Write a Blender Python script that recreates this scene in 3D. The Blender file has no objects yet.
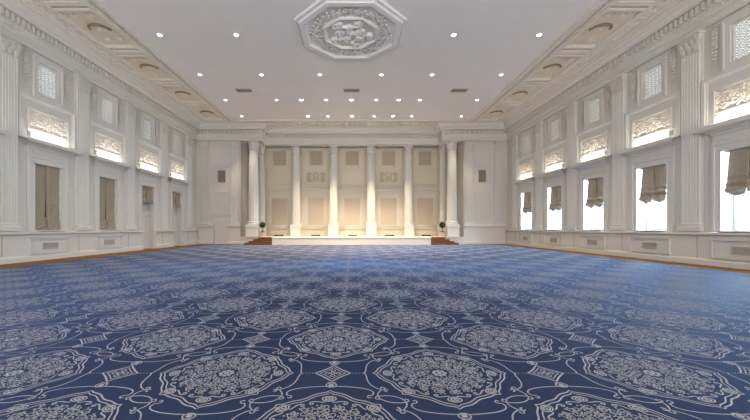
import bpy, math, random
import numpy as np
from math import pi, sin, cos, radians
C = bpy.context.scene.collection
random.seed(7)
F = 335.0                    # focal length in pixels of the 750x420 frame
XL, XR = 11.75, 11.45        # distance of the side walls from the camera axis
YB = 25.0                    # flank walls either side of the stage
ZC = 8.85                    # ceiling
YREAR = -5.0
CX = -0.14                   # centre line of the stage

# ------------------------------------------------------------------ materials
def mat(name, col, rough=.5, noise=.03, scale=8, bump=0.0, bscale=60, metallic=0, spec=.4, sheen=0, stretch=None):
    m = bpy.data.materials.new(name); m.use_nodes = True
    nt = m.node_tree; b = nt.nodes['Principled BSDF']
    tc = nt.nodes.new('ShaderNodeTexCoord'); mp = nt.nodes.new('ShaderNodeMapping')
    nt.links.new(tc.outputs['Object'], mp.inputs['Vector'])
    if stretch: mp.inputs['Scale'].default_value = stretch
    n = nt.nodes.new('ShaderNodeTexNoise'); n.inputs['Scale'].default_value = scale; n.inputs['Detail'].default_value = 4
    nt.links.new(mp.outputs[0], n.inputs['Vector'])
    r = nt.nodes.new('ShaderNodeValToRGB')
    lin = [c/12.92 if c <= .04045 else ((c+.055)/1.055)**2.4 for c in col]
    r.color_ramp.elements[0].position = .3; r.color_ramp.elements[1].position = .7
    r.color_ramp.elements[0].color = [max(0, c*(1-noise)) for c in lin]+[1]
    r.color_ramp.elements[1].color = [min(1, c*(1+noise)) for c in lin]+[1]
    nt.links.new(n.outputs['Fac'], r.inputs['Fac']); nt.links.new(r.outputs['Color'], b.inputs['Base Color'])
    b.inputs['Roughness'].default_value = rough; b.inputs['Metallic'].default_value = metallic
    b.inputs['Specular IOR Level'].default_value = spec
    if sheen:
        b.inputs['Sheen Weight'].default_value = sheen; b.inputs['Sheen Roughness'].default_value = .5
    if bump:
        n2 = nt.nodes.new('ShaderNodeTexNoise'); n2.inputs['Scale'].default_value = bscale; n2.inputs['Detail'].default_value = 3
        nt.links.new(mp.outputs[0], n2.inputs['Vector'])
        bp = nt.nodes.new('ShaderNodeBump'); bp.inputs['Strength'].default_value = bump; bp.inputs['Distance'].default_value = .01
        nt.links.new(n2.outputs['Fac'], bp.inputs['Height']); nt.links.new(bp.outputs[0], b.inputs['Normal'])
    return m
def emit(name, col, strength, mixcol=None):
    m = bpy.data.materials.new(name); m.use_nodes = True
    b = m.node_tree.nodes['Principled BSDF']
    b.inputs['Base Color'].default_value = (*col, 1); b.inputs['Emission Color'].default_value = (*col, 1)
    b.inputs['Emission Strength'].default_value = strength
    return m

M = {}
M['plaster'] = mat('painted_plaster', (.835, .82, .795), .55, .015, 3, .05, 40)
M['trim'] = mat('painted_trim', (.85, .838, .815), .55, .012, 5)
M['ceil'] = mat('ceiling_paint', (.93, .92, .92), .8, .012, 2, .04, 30)
M['cream'] = mat('cream_paint', (.89, .865, .825), .55, .03, 4)
M['recess'] = mat('recess_warm_light_tint', (.89, .845, .765), .6, .02, 4)  # warm bounced light on the stage back wall, put into its base colour
M['stone'] = mat('carved_plaster', (.90, .865, .82), .7, .05, 14)
M['tanfield'] = mat('tan_field_paint', (.87, .825, .765), .6, .05, 5)
M['gilt'] = mat('bronze_paint', (.55, .47, .37), .45, .12, 12)
M['fabricpanel'] = mat('rose_tan_fabric', (.76, .705, .645), .9, .05, 60, .25, 400)
M['greypanel'] = mat('warm_grey_fabric', (.78, .725, .655), .9, .05, 60, .25, 400)
M['blind'] = mat('taupe_blind_cloth', (.61, .56, .485), .85, .07, 9, .2, 220, sheen=.2)
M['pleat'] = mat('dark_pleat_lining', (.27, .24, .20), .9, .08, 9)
M['lining'] = mat('pale_blind_lining', (.84, .82, .78), .8, .04, 9)
M['metal'] = mat('vent_metal', (.72, .70, .67), .45, .04, 9)
M['dark'] = mat('dark_grey_metal', (.13, .12, .12), .5, .1, 12)
M['slot'] = mat('vent_slot_dark', (.62, .60, .565), .7, .08, 12)
M['mesh'] = mat('loudspeaker_mesh', (.52, .475, .43), .6, .12, 30)
M['wood'] = mat('oak_parquet', (.52, .34, .075), .55, .2, 3.0, .05, 20, spec=.12, stretch=(6, 1.2, 1))
M['stairwood'] = mat('brown_stair_wood', (.46, .29, .10), .4, .25, 5, .05, 20, stretch=(1, 6, 6))
M['leaf'] = mat('topiary_leaf', (.13, .20, .09), .55, .45, 12)
M['bark'] = mat('topiary_stem', (.26, .18, .11), .8, .2, 20)
M['urn'] = mat('urn_stone', (.86, .78, .72), .6, .05, 10)
M['soil'] = mat('potting_soil', (.13, .10, .08), .95, .2, 40)
M['lamp'] = emit('lamp_lens', (1, .95, .88), 5)
M['cove'] = emit('cove_diffuser', (1, .91, .78), .62)

# carpet: ground weave and yarn
def carpet_mat(name, col, noise, sheen):
    m = mat(name, col, .6, noise, 90, .35, 500, spec=.22, sheen=sheen)
    nt = m.node_tree; b = nt.nodes['Principled BSDF']
    b.inputs['Sheen Roughness'].default_value = .35
    return m
M['carpet'] = carpet_mat('navy_wool_pile', (.095, .15, .255), .16, .38)
M['yarn'] = carpet_mat('pale_wool_yarn', (.60, .585, .59), .10, .45)
for k, c in (('carpet', (.16, .38, 1, 1)), ('yarn', (.50, .66, 1, 1))): M[k].node_tree.nodes['Principled BSDF'].inputs['Sheen Tint'].default_value = c

def sheer_mat():
    m = bpy.data.materials.new('sheer_voile'); m.use_nodes = True
    nt = m.node_tree; nt.nodes.remove(nt.nodes['Principled BSDF']); out = nt.nodes['Material Output']
    tr = nt.nodes.new('ShaderNodeBsdfTranslucent'); tr.inputs[0].default_value = (.95, .97, 1, 1)
    tp = nt.nodes.new('ShaderNodeBsdfTransparent'); tp.inputs[0].default_value = (1, 1, 1, 1)
    w = nt.nodes.new('ShaderNodeTexNoise'); w.inputs['Scale'].default_value = 6
    mx = nt.nodes.new('ShaderNodeMixShader')
    mr = nt.nodes.new('ShaderNodeMapRange'); mr.inputs['To Min'].default_value = .78; mr.inputs['To Max'].default_value = .9
    nt.links.new(w.outputs['Fac'], mr.inputs['Value']); nt.links.new(mr.outputs[0], mx.inputs[0])
    nt.links.new(tr.outputs[0], mx.inputs[1]); nt.links.new(tp.outputs[0], mx.inputs[2]); nt.links.new(mx.outputs[0], out.inputs[0])
    return m
M['sheer'] = sheer_mat()
def glass_mat(name, frost):
    m = bpy.data.materials.new(name); m.use_nodes = True
    nt = m.node_tree; nt.nodes.remove(nt.nodes['Principled BSDF']); out = nt.nodes['Material Output']
    tp = nt.nodes.new('ShaderNodeBsdfTransparent'); tp.inputs[0].default_value = (.93, .97, 1, 1)
    if frost:
        g = nt.nodes.new('ShaderNodeBsdfTranslucent'); g.inputs[0].default_value = (.95, .97, 1, 1)
    else:
        g = nt.nodes.new('ShaderNodeBsdfGlossy'); g.inputs['Roughness'].default_value = .03
    mx = nt.nodes.new('ShaderNodeMixShader'); mx.inputs[0].default_value = .6 if frost else .06
    nt.links.new(tp.outputs[0], mx.inputs[1]); nt.links.new(g.outputs[0], mx.inputs[2]); nt.links.new(mx.outputs[0], out.inputs[0])
    return m
for k in ('lamp',): M[k].cycles.emission_sampling = 'NONE'
M['glass'] = glass_mat('clear_window_glass', False)
M['frost'] = emit('daylit_frosted_glass', (.84, .93, 1), 1.25)
M['frost'].cycles.emission_sampling = 'NONE'

# ------------------------------------------------------------------ mesh helper
class MB:
    def __init__(self): self.v = []; self.f = []; self.mi = []; self.cur = 0
    def add(self, vs, fs):
        b = len(self.v); self.v.extend([tuple(p) for p in vs])
        for f in fs: self.f.append(tuple(i+b for i in f)); self.mi.append(self.cur)
    def box(self, x0, x1, y0, y1, z0, z1):
        vs = [(x, y, z) for z in (z0, z1) for y in (y0, y1) for x in (x0, x1)]
        self.add(vs, [(0, 1, 3, 2), (4, 6, 7, 5), (0, 4, 5, 1), (2, 3, 7, 6), (0, 2, 6, 4), (1, 5, 7, 3)]); return self
    def frame(self, u0, u1, z0, z1, w, d0, d1):     # picture-frame of boxes in the wall's own (u, d, z)
        self.box(u0, u1, d0, d1, z1-w, z1); self.box(u0, u1, d0, d1, z0, z0+w)
        self.box(u0, u0+w, d0, d1, z0+w, z1-w); self.box(u1-w, u1, d0, d1, z0+w, z1-w); return self
    def loft(self, rings, closed=True, caps=True):
        n = len(rings[0]); vs = [p for r in rings for p in r]; fs = []
        for i in range(len(rings)-1):
            for j in range(n if closed else n-1):
                k = (j+1) % n
                fs.append((i*n+j, i*n+k, (i+1)*n+k, (i+1)*n+j))
        if caps and closed:
            fs.append(tuple(range(n))[::-1]); fs.append(tuple((len(rings)-1)*n+j for j in range(n)))
        self.add(vs, fs); return self
    def lathe(self, prof, cx=0, cy=0, n=24, rot=0, caps=True):
        self.loft([[(cx+r*cos(rot+2*pi*k/n), cy+r*sin(rot+2*pi*k/n), z) for k in range(n)] for r, z in prof], True, caps); return self
    def tube(self, pts, r, n=6, closed=False):
        pts = [np.array(p, float) for p in pts]; N = len(pts); rings = []
        up0 = None
        for i, p in enumerate(pts):
            a = pts[(i-1) % N] if closed or i else p; b = pts[(i+1) % N] if closed or i < N-1 else p
            t = b-a; t = t/(np.linalg.norm(t)+1e-9)
            if up0 is None:
                up0 = np.array((0, 0, 1.)) if abs(t[2]) < .9 else np.array((1., 0, 0))
            s = np.cross(t, up0); s /= (np.linalg.norm(s)+1e-9); w = np.cross(s, t); up0 = w
            rr = r[i] if hasattr(r, '__len__') else r
            rings.append([tuple(p+rr*(cos(2*pi*k/n)*s+sin(2*pi*k/n)*w)) for k in range(n)])
        if closed: rings.append(rings[0])
        self.loft(rings, True, not closed); return self
    def blob(self, c, rx, ry, rz, n=8, m=5):
        rings = []
        for i in range(m+1):
            a = -pi/2+pi*i/m; q = max(cos(a), .02)
            rings.append([(c[0]+rx*q*cos(2*pi*k/n), c[1]+ry*q*sin(2*pi*k/n), c[2]+rz*sin(a)) for k in range(n)])
        self.loft(rings); return self
    def grid(self, fn, nu, nv):
        vs = [fn(i/nu, j/nv) for j in range(nv+1) for i in range(nu+1)]
        self.add(vs, [(j*(nu+1)+i, j*(nu+1)+i+1, (j+1)*(nu+1)+i+1, (j+1)*(nu+1)+i) for j in range(nv) for i in range(nu)]); return self
    def leaf(self, base, out, side, h, w, curl):     # an acanthus leaf standing up and curling outwards
        b = np.array(base, float); o = np.array(out, float); s = np.array(side, float); z = np.array((0, 0, 1.))
        rows = []
        for i in range(6):
            t = i/5; k = w*(.75+.5*sin(pi*min(1, t*1.1)))*(1-.65*t**3)
            p = b+z*h*sin(t*1.75)/sin(1.57)+o*(.012+curl*t**2.6)
            rows.append((p-s*k, p+o*.02*(1-t)+o*.012, p+s*k))
        vs = [tuple(q) for r in rows for q in r]
        self.add(vs, [(i*3+j, i*3+j+1, i*3+j+4, i*3+j+3) for i in range(5) for j in range(2)]); return self
    def mesh(self, name, T=None, smooth=None):
        vs = [T(*p) for p in self.v] if T else self.v
        me = bpy.data.meshes.new(name); me.from_pydata(vs, [], self.f)
        if any(self.mi): me.polygons.foreach_set('material_index', self.mi)
        me.validate()
        import bmesh
        bm = bmesh.new(); bm.from_mesh(me); bmesh.ops.recalc_face_normals(bm, faces=bm.faces); bm.to_mesh(me); bm.free()
        if smooth:
            me.shade_smooth(); me.set_sharp_from_angle(angle=radians(smooth))
        return me
def link(name, me, mats, parent=None, loc=(0, 0, 0)):
    if not isinstance(mats, (list, tuple)): mats = [mats]
    if len(me.materials) == 0:
        for m in mats: me.materials.append(m)
    o = bpy.data.objects.new(name, me); C.objects.link(o)
    if parent is not None: o.parent = parent
    o.location = loc
    return o
def obj(name, mb, mats, parent=None, T=None, smooth=None, loc=(0, 0, 0)):
    return link(name, mb.mesh(name, T, smooth), mats, parent, loc)
def thing(name, label, cat, loc=(0, 0, 0), group=None, rz=0, kind=None):
    o = bpy.data.objects.new(name, None); C.objects.link(o); o.empty_display_size = .2
    o.location = loc; o.rotation_euler = (0, 0, rz); return tag(o, label, cat, group, kind)
def tag(o, label, cat, group=None, kind=None):
    o['label'] = label; o['category'] = cat
    if group: o['group'] = group
    if kind: o['kind'] = kind
    return o
def struct(o): o['kind'] = 'structure'; return o
CACHE = {}
def part(key, name, build, mats, parent, T=None, smooth=None):    # shared mesh data for repeats
    if key not in CACHE:
        mb = MB(); build(mb); CACHE[key] = mb.mesh(name, T, smooth)
    return link(name, CACHE[key], mats, parent)
def lamp(name, kind, loc, rot, power, col, **kw):
    l = bpy.data.lights.new(name, kind); l.energy = power; l.color = col
    for k, v in kw.items(): setattr(l, k, v)
    o = bpy.data.objects.new(name, l); C.objects.link(o); o.location = loc; o.rotation_euler = rot
    return o
def spiral(cx, cy, r0, r1, a0, turns, n=22):
    return [(cx+(r0+(r1-r0)*i/n)*cos(a0+2*pi*turns*i/n), cy+(r0+(r1-r0)*i/n)*sin(a0+2*pi*turns*i/n)) for i in range(n+1)]

# ------------------------------------------------------------------ shell
BAYS = [22.15, 19.05, 15.95, 12.85, 9.75]        # from the stage towards the camera
PILS = [23.7, 20.6, 17.5, 14.4, 11.3, 8.2]
ORD = ['nearest the stage', 'second from the stage', 'third from the stage', 'fourth from the stage', 'fifth from the stage']
ORDP = ORD + ['sixth from the stage']
def side_T(s): # wall-local (u along the room, d out of the wall, z) relative to the thing's empty on the wall
    return lambda u, d, z: (-s*d, u, z)
SIDES = {-1: (XL, 'lowered-blind wall', .56), 1: (XR, 'sunlit window wall', .64)}

def wall_mesh(name, s, X, holes):
    mb = MB(); us = sorted({YREAR, YB+.4} | {h[0] for h in holes} | {h[1] for h in holes})
    for a, b in zip(us[:-1], us[1:]):
        zs = sorted((h[2], h[3]) for h in holes if h[0] <= a and h[1] >= b); z = 0
        for z0, z1 in zs:
            if z0 > z: mb.box(a, b, -.4, 0, z, z0)
            z = z1
        mb.box(a, b, -.4, 0, z, ZC+.1)
    return struct(obj(name, mb, M['plaster'], None, lambda u, d, z: (s*(X-d), u, z)))
for s, nm in ((-1, 'wall_left'), (1, 'wall_right')):
    X, _, hw = SIDES[s]; holes = []
    for i, c in enumerate(BAYS):
        z0 = 0 if (s < 0 and i < 2) else 1.09
        holes += [(c-hw, c+hw, z0, 3.57), (c-.4, c+.4, 6.2, 7.36)]
    wall_mesh(nm, s, X, holes)
# floor (oak margin runs under the carpet), ceiling, rear wall with five tall openings added behind the camera for fill light
struct(obj('floor', MB().box(-XL-.4, XR+.4, YREAR-.4, 27.8, -.2, 0), M['wood']))
struct(obj('ceiling', MB().box(-XL-.4, XR+.4, YREAR-.4, 27.8, ZC, ZC+.3), M['ceil']))
mb = MB(); rx = [-8.4, -4.2, 0, 4.2, 8.4]; e = -XL
for x in rx:
    mb.box(e, x-1.1, YREAR-.4, YREAR, 0, ZC); mb.box(x-1.1, x+1.1, YREAR-.4, YREAR, 0, 1.1); mb.box(x-1.1, x+1.1, YREAR-.4, YREAR, 6.0, ZC); e = x+1.1
mb.box(e, XR, YREAR-.4, YREAR, 0, ZC)
struct(obj('wall_rear', mb, M['plaster']))
# wall at the stage end: flanks at YB, recess behind the columns
mb = MB()
mb.box(-XL-.4, -8.45, YB, YB+.4, 0, ZC); mb.box(8.17, XR+.4, YB, YB+.4, 0, ZC)
mb.box(-8.85, -8.45, YB+.4, 27.7, 0, ZC); mb.box(8.17, 8.57, YB+.4, 27.7, 0, ZC)
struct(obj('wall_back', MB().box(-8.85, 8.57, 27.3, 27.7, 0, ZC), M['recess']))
mb.box(-8.45, -6.95, YB-.1, YB+.5, 7.66, ZC); mb.box(6.67, 8.17, YB-.1, YB+.5, 7.66, ZC)       # beams over the corner columns
mb.box(-7.5, -6.95, YB+.5, 26.62, 7.66, ZC); mb.box(6.67, 7.22, YB+.5, 26.62, 7.66, ZC)
mb.box(-6.95, 6.67, 26.02, 26.62, 7.66, ZC)
struct(obj('wall_stage', mb, M['plaster']))

# ------------------------------------------------------------------ cornice, dado, skirting
CORN = [(0, 7.68), (.10, 7.68), (.10, 7.82), (.14, 7.83), (.14, 7.98), (.17, 8.0), (.17, 8.42), (.37, 8.44), (.38, 8.50),
        (.50, 8.57), (.51, 8.63), (.56, 8.70), (.60, 8.85), (0, 8.85)]
def sweep(mb, pts, prof):
    pts = [np.array(p, float) for p in pts]; rings = []
    for i, p in enumerate(pts):
        ns = []
        if i: t = p-pts[i-1]; t /= np.linalg.norm(t); ns.append(np.array((t[1], -t[0])))
        if i < len(pts)-1: t = pts[i+1]-p; t /= np.linalg.norm(t); ns.append(np.array((t[1], -t[0])))
        n = ns[0] if len(ns) == 1 else (ns[0]+ns[1])/(1+ns[0].dot(ns[1]))
        rings.append([(p[0]+n[0]*d, p[1]+n[1]*d, z) for d, z in prof])
    mb.loft(rings)
def dentils(mb, a, b, step=.18, w=.10, d0=.15, d1=.32, z0=8.18, z1=8.40):
    a = np.array(a, float); b = np.array(b, float); L = np.linalg.norm(b-a); t = (b-a)/L; n = np.array((t[1], -t[0]))
    k = int((L-.1)/step)
    for i in range(k):
        q = a+t*(L*(i+.5)/k); h = t*w/2
        c = [q-h+n*d0, q+h+n*d0, q+h+n*d1, q-h+n*d1]
        vs = [(x[0], x[1], z) for z in (z0, z1) for x in c]
        mb.add(vs, [(0, 1, 2, 3), (7, 6, 5, 4), (0, 4, 5, 1), (1, 5, 6, 2), (2, 6, 7, 3), (3, 7, 4, 0)])
def bead(mb, a, b, d, z, step, r):
    a = np.array(a, float); b = np.array(b, float); L = np.linalg.norm(b-a); t = (b-a)/L; n = np.array((t[1], -t[0]))
    for i in range(int(L/step)):
        q = a+t*(step*(i+.5))+n*d; mb.blob((q[0], q[1], z), r, r, r*1.25, 6, 4)
runs = {'trim_1': [(-XL, YREAR), (-XL, YB-.05)], 'trim_2': [(XR, YB-.05), (XR, YREAR)],
        'trim_3': [(-XL, YB-.1), (-6.95, YB-.1), (-6.95, 26.02), (6.67, 26.02), (6.67, YB-.1), (XR, YB-.1)]}
for nm, pts in runs.items():
    mb = MB(); sweep(mb, pts, CORN)
    for a, b in zip(pts[:-1], pts[1:]):
        if np.hypot(b[0]-a[0], b[1]-a[1]) > 1.2: dentils(mb, a, b); bead(mb, a, b, .15, 8.07, .2, .045)
    struct(obj(nm, mb, M['trim']))
DADO = [(0, 0), (.13, 0), (.13, .2), (.10, .22), (.10, .93), (.13, .95), (.20, .99), (.20, 1.05), (.14, 1.08), (0, 1.085)]
SKIRT = [(.131, 0), (.165, 0), (.165, .15), (.15, .19), (.131, .205)]
def dado_runs(nm_d, nm_s, runs):
    a = MB(); b = MB()
    for pts in runs: sweep(a, pts, DADO); sweep(b, pts, SKIRT)
    struct(obj(nm_d, a, M['trim'])); struct(obj(nm_s, b, M['trim']))
gap = [(c-.62, c+.62) for c in BAYS[:2]]
dado_runs('trim_4', 'baseboard_left', [[(-XL, YREAR), (-XL, gap[1][0])], [(-XL, gap[1][1]), (-XL, gap[0][0])], [(-XL, gap[0][1]), (-XL, YB-.02)]])
dado_runs('trim_5', 'baseboard_right', [[(XR, YB-.02), (XR, YREAR)]])
# flank dado is taller
SC = lambda pr, k: [(d, z*k if z > .3 else z) for d, z in pr]
mb = MB(); m2 = MB()
for pts in ([(-XL+.2, YB), (-10.42, YB)], [(-9.38, YB), (-8.46, YB)], [(8.18, YB), (XR-.21, YB)]):
    sweep(mb, pts, SC(DADO, 1.33)); sweep(m2, pts, SKIRT)
struct(obj('trim_6', mb, M['trim'])); struct(obj('baseboard_stage', m2, M['trim']))
# flank wall panel mouldings, in low relief on the plaster
def flankframe(mb, x0, x1, z0, z1, w=.06, d=.035): mb.frame(x0, x1, z0, z1, w, YB-d, YB-.001)
mb = MB()
for x0, x1 in ((-10.75, -9.2), (8.95, 10.25)):
    flankframe(mb, x0, x1, 2.25, 3.9); flankframe(mb, x0, x1, 6.0, 7.3)
    flankframe(mb, x0-.12, x1+.12, 2.1, 7.5, .05)
    mb.box(x0-.12, x1+.12, YB-.05, YB-.001, 5.75, 5.83)
struct(obj('trim_7', mb, M['trim']))

# ------------------------------------------------------------------ orders: pilasters and columns
def flute_profile(w, d, nf):
    pts = [(-w, 0), (-w, d)]; step = 2*w/(nf+.35); m = step*.35
    u = -w+m
    for i in range(nf):
        pts += [(u, d), (u+.12*step, d-.02), (u+.33*step, d-.032), (u+.53*step, d-.02), (u+.65*step, d)]; u += step
    pts += [(w, d), (w, 0)]
    return pts
def capital_flat(mb, w, d, z0, z1):
    h = z1-z0
    mb.box(-w, w, .003, d, z0, z0+.05*h)
    mb.loft([[(-k, .003, z), (-k, dd, z), (k, dd, z), (k, .003, z)] for k, dd, z in ((w*.92, d*.9, z0+.05*h), (w*.9, d*.95, z0+.6*h), (w*1.1, d*1.3, z0+.88*h))])
    mb.box(-w*1.25, w*1.25, .003, d*1.7, z0+.88*h, z1)
    for k in (-.66, 0, .66): mb.leaf((k*w, d, z0+.05*h), (0, 1, 0), (1, 0, 0), .36*h, w*.26, .075)
    for k in (-.95, -.33, .33, .95): mb.leaf((k*w*.95, d, z0+.3*h), (0, 1, 0), (1, 0, 0), .38*h, w*.24, .085)
    for q in (-1, 1):
        mb.tube([(q*w*.95+x*q*.8, d*1.35, z0+.74*h+y) for x, y in spiral(0, 0, .015, .1, .5, 1.4, 14)], .02, 5)
    mb.blob((0, d*1.6, z0+.9*h), .05, .03, .05)
def pilaster(s, c, i):
    X, wall, _ = SIDES[s]
    t = thing('pilaster', 'white fluted pilaster, %s on the %s' % (ORDP[i], wall), 'pilaster', (s*X, c, 1.09), 'pilasters on the '+wall)
    T = side_T(s); k = 'pil%d' % s
    part(k+'back', 'backing', lambda m: m.box(-.345, .345, .003, .05, 0.0, 6.58), M['trim'], t, T)
    part(k+'base', 'base', lambda m: [m.box(-.40, .40, .051, .19, 0, .09), m.loft([[(-w, .051, z), (-w, d, z), (w, d, z), (w, .051, z)] for w, d, z in
         ((.375, .175, .09), (.39, .185, .12), (.375, .17, .16), (.335, .145, .18), (.335, .14, .21), (.355, .155, .23), (.34, .15, .26), (.31, .13, .28))])], M['trim'], t, T)
    part(k+'shaft', 'shaft', lambda m: m.loft([[(u, dd+.051, z) for u, dd in flute_profile(.30, .075, 6)] for z in (.28, 5.95)]), M['trim'], t, T)
    part(k+'cap', 'capital', lambda m: capital_flat(m, .31, .14, 5.95, 6.58), M['plaster'], t, T, 40)
for s in (-1, 1):
    for i, c in enumerate(PILS): pilaster(s, c, i)

def col_parts(t, r, z0, zt, key):
    hp = .84
    part(key+'ped', 'pedestal', lambda m: [m.box(-r*1.28, r*1.28, -r*1.28, r*1.28, 0, .12), m.box(-r*1.2, r*1.2, -r*1.2, r*1.2, .12, hp-.1), m.box(-r*1.3, r*1.3, -r*1.3, r*1.3, hp-.1, hp)], M['trim'], t)
    part(key+'base', 'base', lambda m: [m.box(-r*1.25, r*1.25, -r*1.25, r*1.25, hp, hp+.08),
        m.lathe([(r*1.23, hp+.08), (r*1.25, hp+.12), (r*1.22, hp+.17), (r*1.15, hp+.19), (r*1.14, hp+.22), (r*1.22, hp+.24), (r*1.2, hp+.28), (r*1.02, hp+.31)], n=28)], M['trim'], t, None, 40)
    H = zt-z0
    def shaft(m):
        rings = []; nf = 20
        for tt in (0, .33, .6, .8, 1):
            R = r*(1-.14*max(0, tt-.25)**1.4/.67); z = hp+.31+(H-.75-hp-.31)*tt
            ring = []
            for k in range(nf):
                for a, q in ((0, 1), (.3, 1), (.5, .94), (.8, .94)):
                    th = 2*pi*(k+a)/nf; ring.append((R*q*cos(th), R*q*sin(th), z))
            rings.append(ring)
        m.loft(rings)
    part(key+'shaft', 'shaft', shaft, M['trim'], t)
    def cap(m):
        zc = H-.75; R = r*.86
        m.lathe([(R, zc), (R*1.12, zc+.02), (R*1.1, zc+.06), (R*.95, zc+.08), (R*.98, zc+.42), (R*1.25, zc+.62)], n=24)
        for lev, (hh, cu, n, off) in enumerate(((.27, .09, 8, 0), (.5, .13, 8, .5))):
            for k in range(n):
                th = 2*pi*(k+off)/n; o = (cos(th), sin(th), 0)
                m.leaf((o[0]*R, o[1]*R, zc+.07), o, (-o[1], o[0], 0), hh, r*.3, cu)
        for k in range(4):
            th = pi/4+pi/2*k; o = np.array((cos(th), sin(th), 0))
            m.tube([tuple(o*(R*1.28+x)+np.array((0, 0, zc+.56+y))) for x, y in spiral(0, 0, .012, .085, .5, 1.4, 14)], .025, 5)
        a = R*1.52; ring = []
        for k in range(4):
            for q in range(5):
                th = pi/4+pi/2*(k+q/5); rr = a*(1.18-.30*sin(pi*q/5)); ring.append((rr*cos(th), rr*sin(th)))
        m.loft([[(x*k, y*k, z) for x, y in ring] for k, z in ((.92, zc+.63), (1, zc+.67), (1, zc+.735))])
    part(key+'cap', 'capital', cap, M['plaster'], t, None, 45)
ZS = .545
COLX = [CX-4.415, CX-1.47, CX+1.47, CX+4.415]
cl = ['white fluted stage column, left end of the middle four', 'white fluted stage column, left of the central bay', 'white fluted stage column, right of the central bay', 'white fluted stage column, right end of the middle four']
for x, l in zip(COLX, cl):
    t = thing('column', l, 'column', (x, 26.32, ZS), 'four columns across the stage', kind='thing'); col_parts(t, .31, ZS, 7.66, 'ci')
for x, l in ((-7.45, 'large white corner column on a pedestal, left of the stage stairs and potted tree'), (7.26, 'large white corner column on a pedestal, right of the stage behind the potted tree')):
    t = thing('column', l, 'column', (x, 24.86, ZS), 'corner columns of the stage', kind='thing'); col_parts(t, .36, ZS, 7.66, 'cb')
for x, l in ((-7.28, 'slim recessed column tucked behind the left corner column of the stage'), (7.0, 'slim recessed column tucked behind the right corner column of the stage')):
    t = thing('column', l, 'column', (x, 26.32, ZS), 'recessed columns behind the corners', kind='thing'); col_parts(t, .27, ZS, 7.66, 'cr')
# flank pilasters either side of the openings and in the corners
def flank_pil(x, w, label):
    t = thing('pilaster', label, 'pilaster', (x, YB, 1.45), 'pilasters on the stage end wall'); T = lambda u, d, z: (u, -d, z); k = 'fp%.2f' % w
    part(k+'base', 'base', lambda m: [m.box(-w-.07, w+.07, .003, .17, 0, .10), m.box(-w-.04, w+.04, .003, .145, .10, .2)], M['trim'], t, T)
    part(k+'shaft', 'shaft', lambda m: m.loft([[(u, dd+.003, z) for u, dd in flute_profile(w, .09, 6)] for z in (.2, 5.55)]), M['trim'], t, T)
    part(k+'cap', 'capital', lambda m: capital_flat(m, w, .11, 5.55, 6.2), M['plaster'], t, T, 40)
flank_pil(-8.85, .31, 'flat fluted pilaster beside the narrow opening left of the stage')
flank_pil(8.57, .31, 'flat fluted pilaster beside the narrow opening right of the stage')
flank_pil(-11.1, .24, 'flat fluted pilaster in the corner by the blind wall')
flank_pil(10.72, .24, 'flat fluted pilaster in the corner by the sunlit windows')

# ------------------------------------------------------------------ side wall bays
def relief_height(W, H, nx, ny, curves, w, rough=0.0):
    xs = np.linspace(-W/2, W/2, nx+1); ys = np.linspace(-H/2, H/2, ny+1); Xg, Yg = np.meshgrid(xs, ys)
    P = np.concatenate([np.array(c) for c in curves]); h = np.zeros_like(Xg)
    d2 = np.full(Xg.shape, 9.)
    for p in P: d2 = np.minimum(d2, (Xg-p[0])**2+(Yg-p[1])**2)
    d = np.sqrt(d2); h = np.exp(-(d/w)**2)
    h += rough*(np.sin(Xg*41+np.sin(Yg*33)*1.3)*np.sin(Yg*47+np.cos(Xg*29)))*np.exp(-(d/(2.2*w))**2)
    return xs, ys, h
def scroll_curves(W, H):
    cs = []
    for q in (-1, 1):
        for cx, sg in ((.24, 1), (.62, -1)):
            cs.append([(q*x*W/1.6, y*H/.7) for x, y in spiral(cx, 0, .02, .21, pi/2*sg, 2.1*sg, 70)])
            for k in range(5):
                a = 2*pi*k/5+.4; cs.append([(q*(cx+(.2+.012*j)*cos(a+.06*j))*W/1.6, (.2+.012*j)*sin(a+.06*j)*H/.7) for j in range(9)])
        cs.append([(q*(.02+.05*sin(t*3))*W/1.6, (-.3+.6*t)*H/.7) for t in np.linspace(0, 1, 30)])
        cs.append([(q*(.78)*W/1.6, (-.3+.6*t)*H/.7) for t in np.linspace(0, 1, 20)])
    return cs
def relief_build(W, H, nx, ny, amp, d0, curves=None, w=.028):
    xs, ys, h = relief_height(W, H, nx, ny, curves or scroll_curves(W, H), w, .35)
    def b(m):
        vs = [(xs[i], d0+amp*h[j, i], ys[j]) for j in range(ny+1) for i in range(nx+1)]
        m.add(vs, [(j*(nx+1)+i, j*(nx+1)+i+1, (j+1)*(nx+1)+i+1, (j+1)*(nx+1)+i) for j in range(ny) for i in range(nx)])
        m.frame(-W/2-.001, W/2+.001, -H/2-.001, H/2+.001, .012, .004, d0+amp*.8)
    return b
RELIEF = relief_build(1.6, .68, 120, 52, .05, .025)
def lattice(mb, hw, z0, z1):
    nz = 7; nu = 5; pu = 2*hw/nu; pz = (z1-z0)/nz
    for a in range(nu):
        for b in range(nz):
            cu = -hw+pu*(a+.5); cz = z0+pz*(b+.5)
            mb.tube([(cu+pu*.46*cos(2*pi*k/14), 0, cz+pz*.46*sin(2*pi*k/14)) for k in range(14)], .021, 4, True)
            mb.tube([(cu+pu*.2*cos(2*pi*k/8), 0, cz+pz*.2*sin(2*pi*k/8)) for k in range(8)], .016, 4, True)
            for q in (-1, 1): mb.tube([(cu-pu*.5, .004*q, cz-q*pz*.5), (cu+pu*.5, .004*q, cz+q*pz*.5)], .013, 4)
    mb.frame(-hw, hw, z0, z1, .03, -.03, .03)
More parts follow.
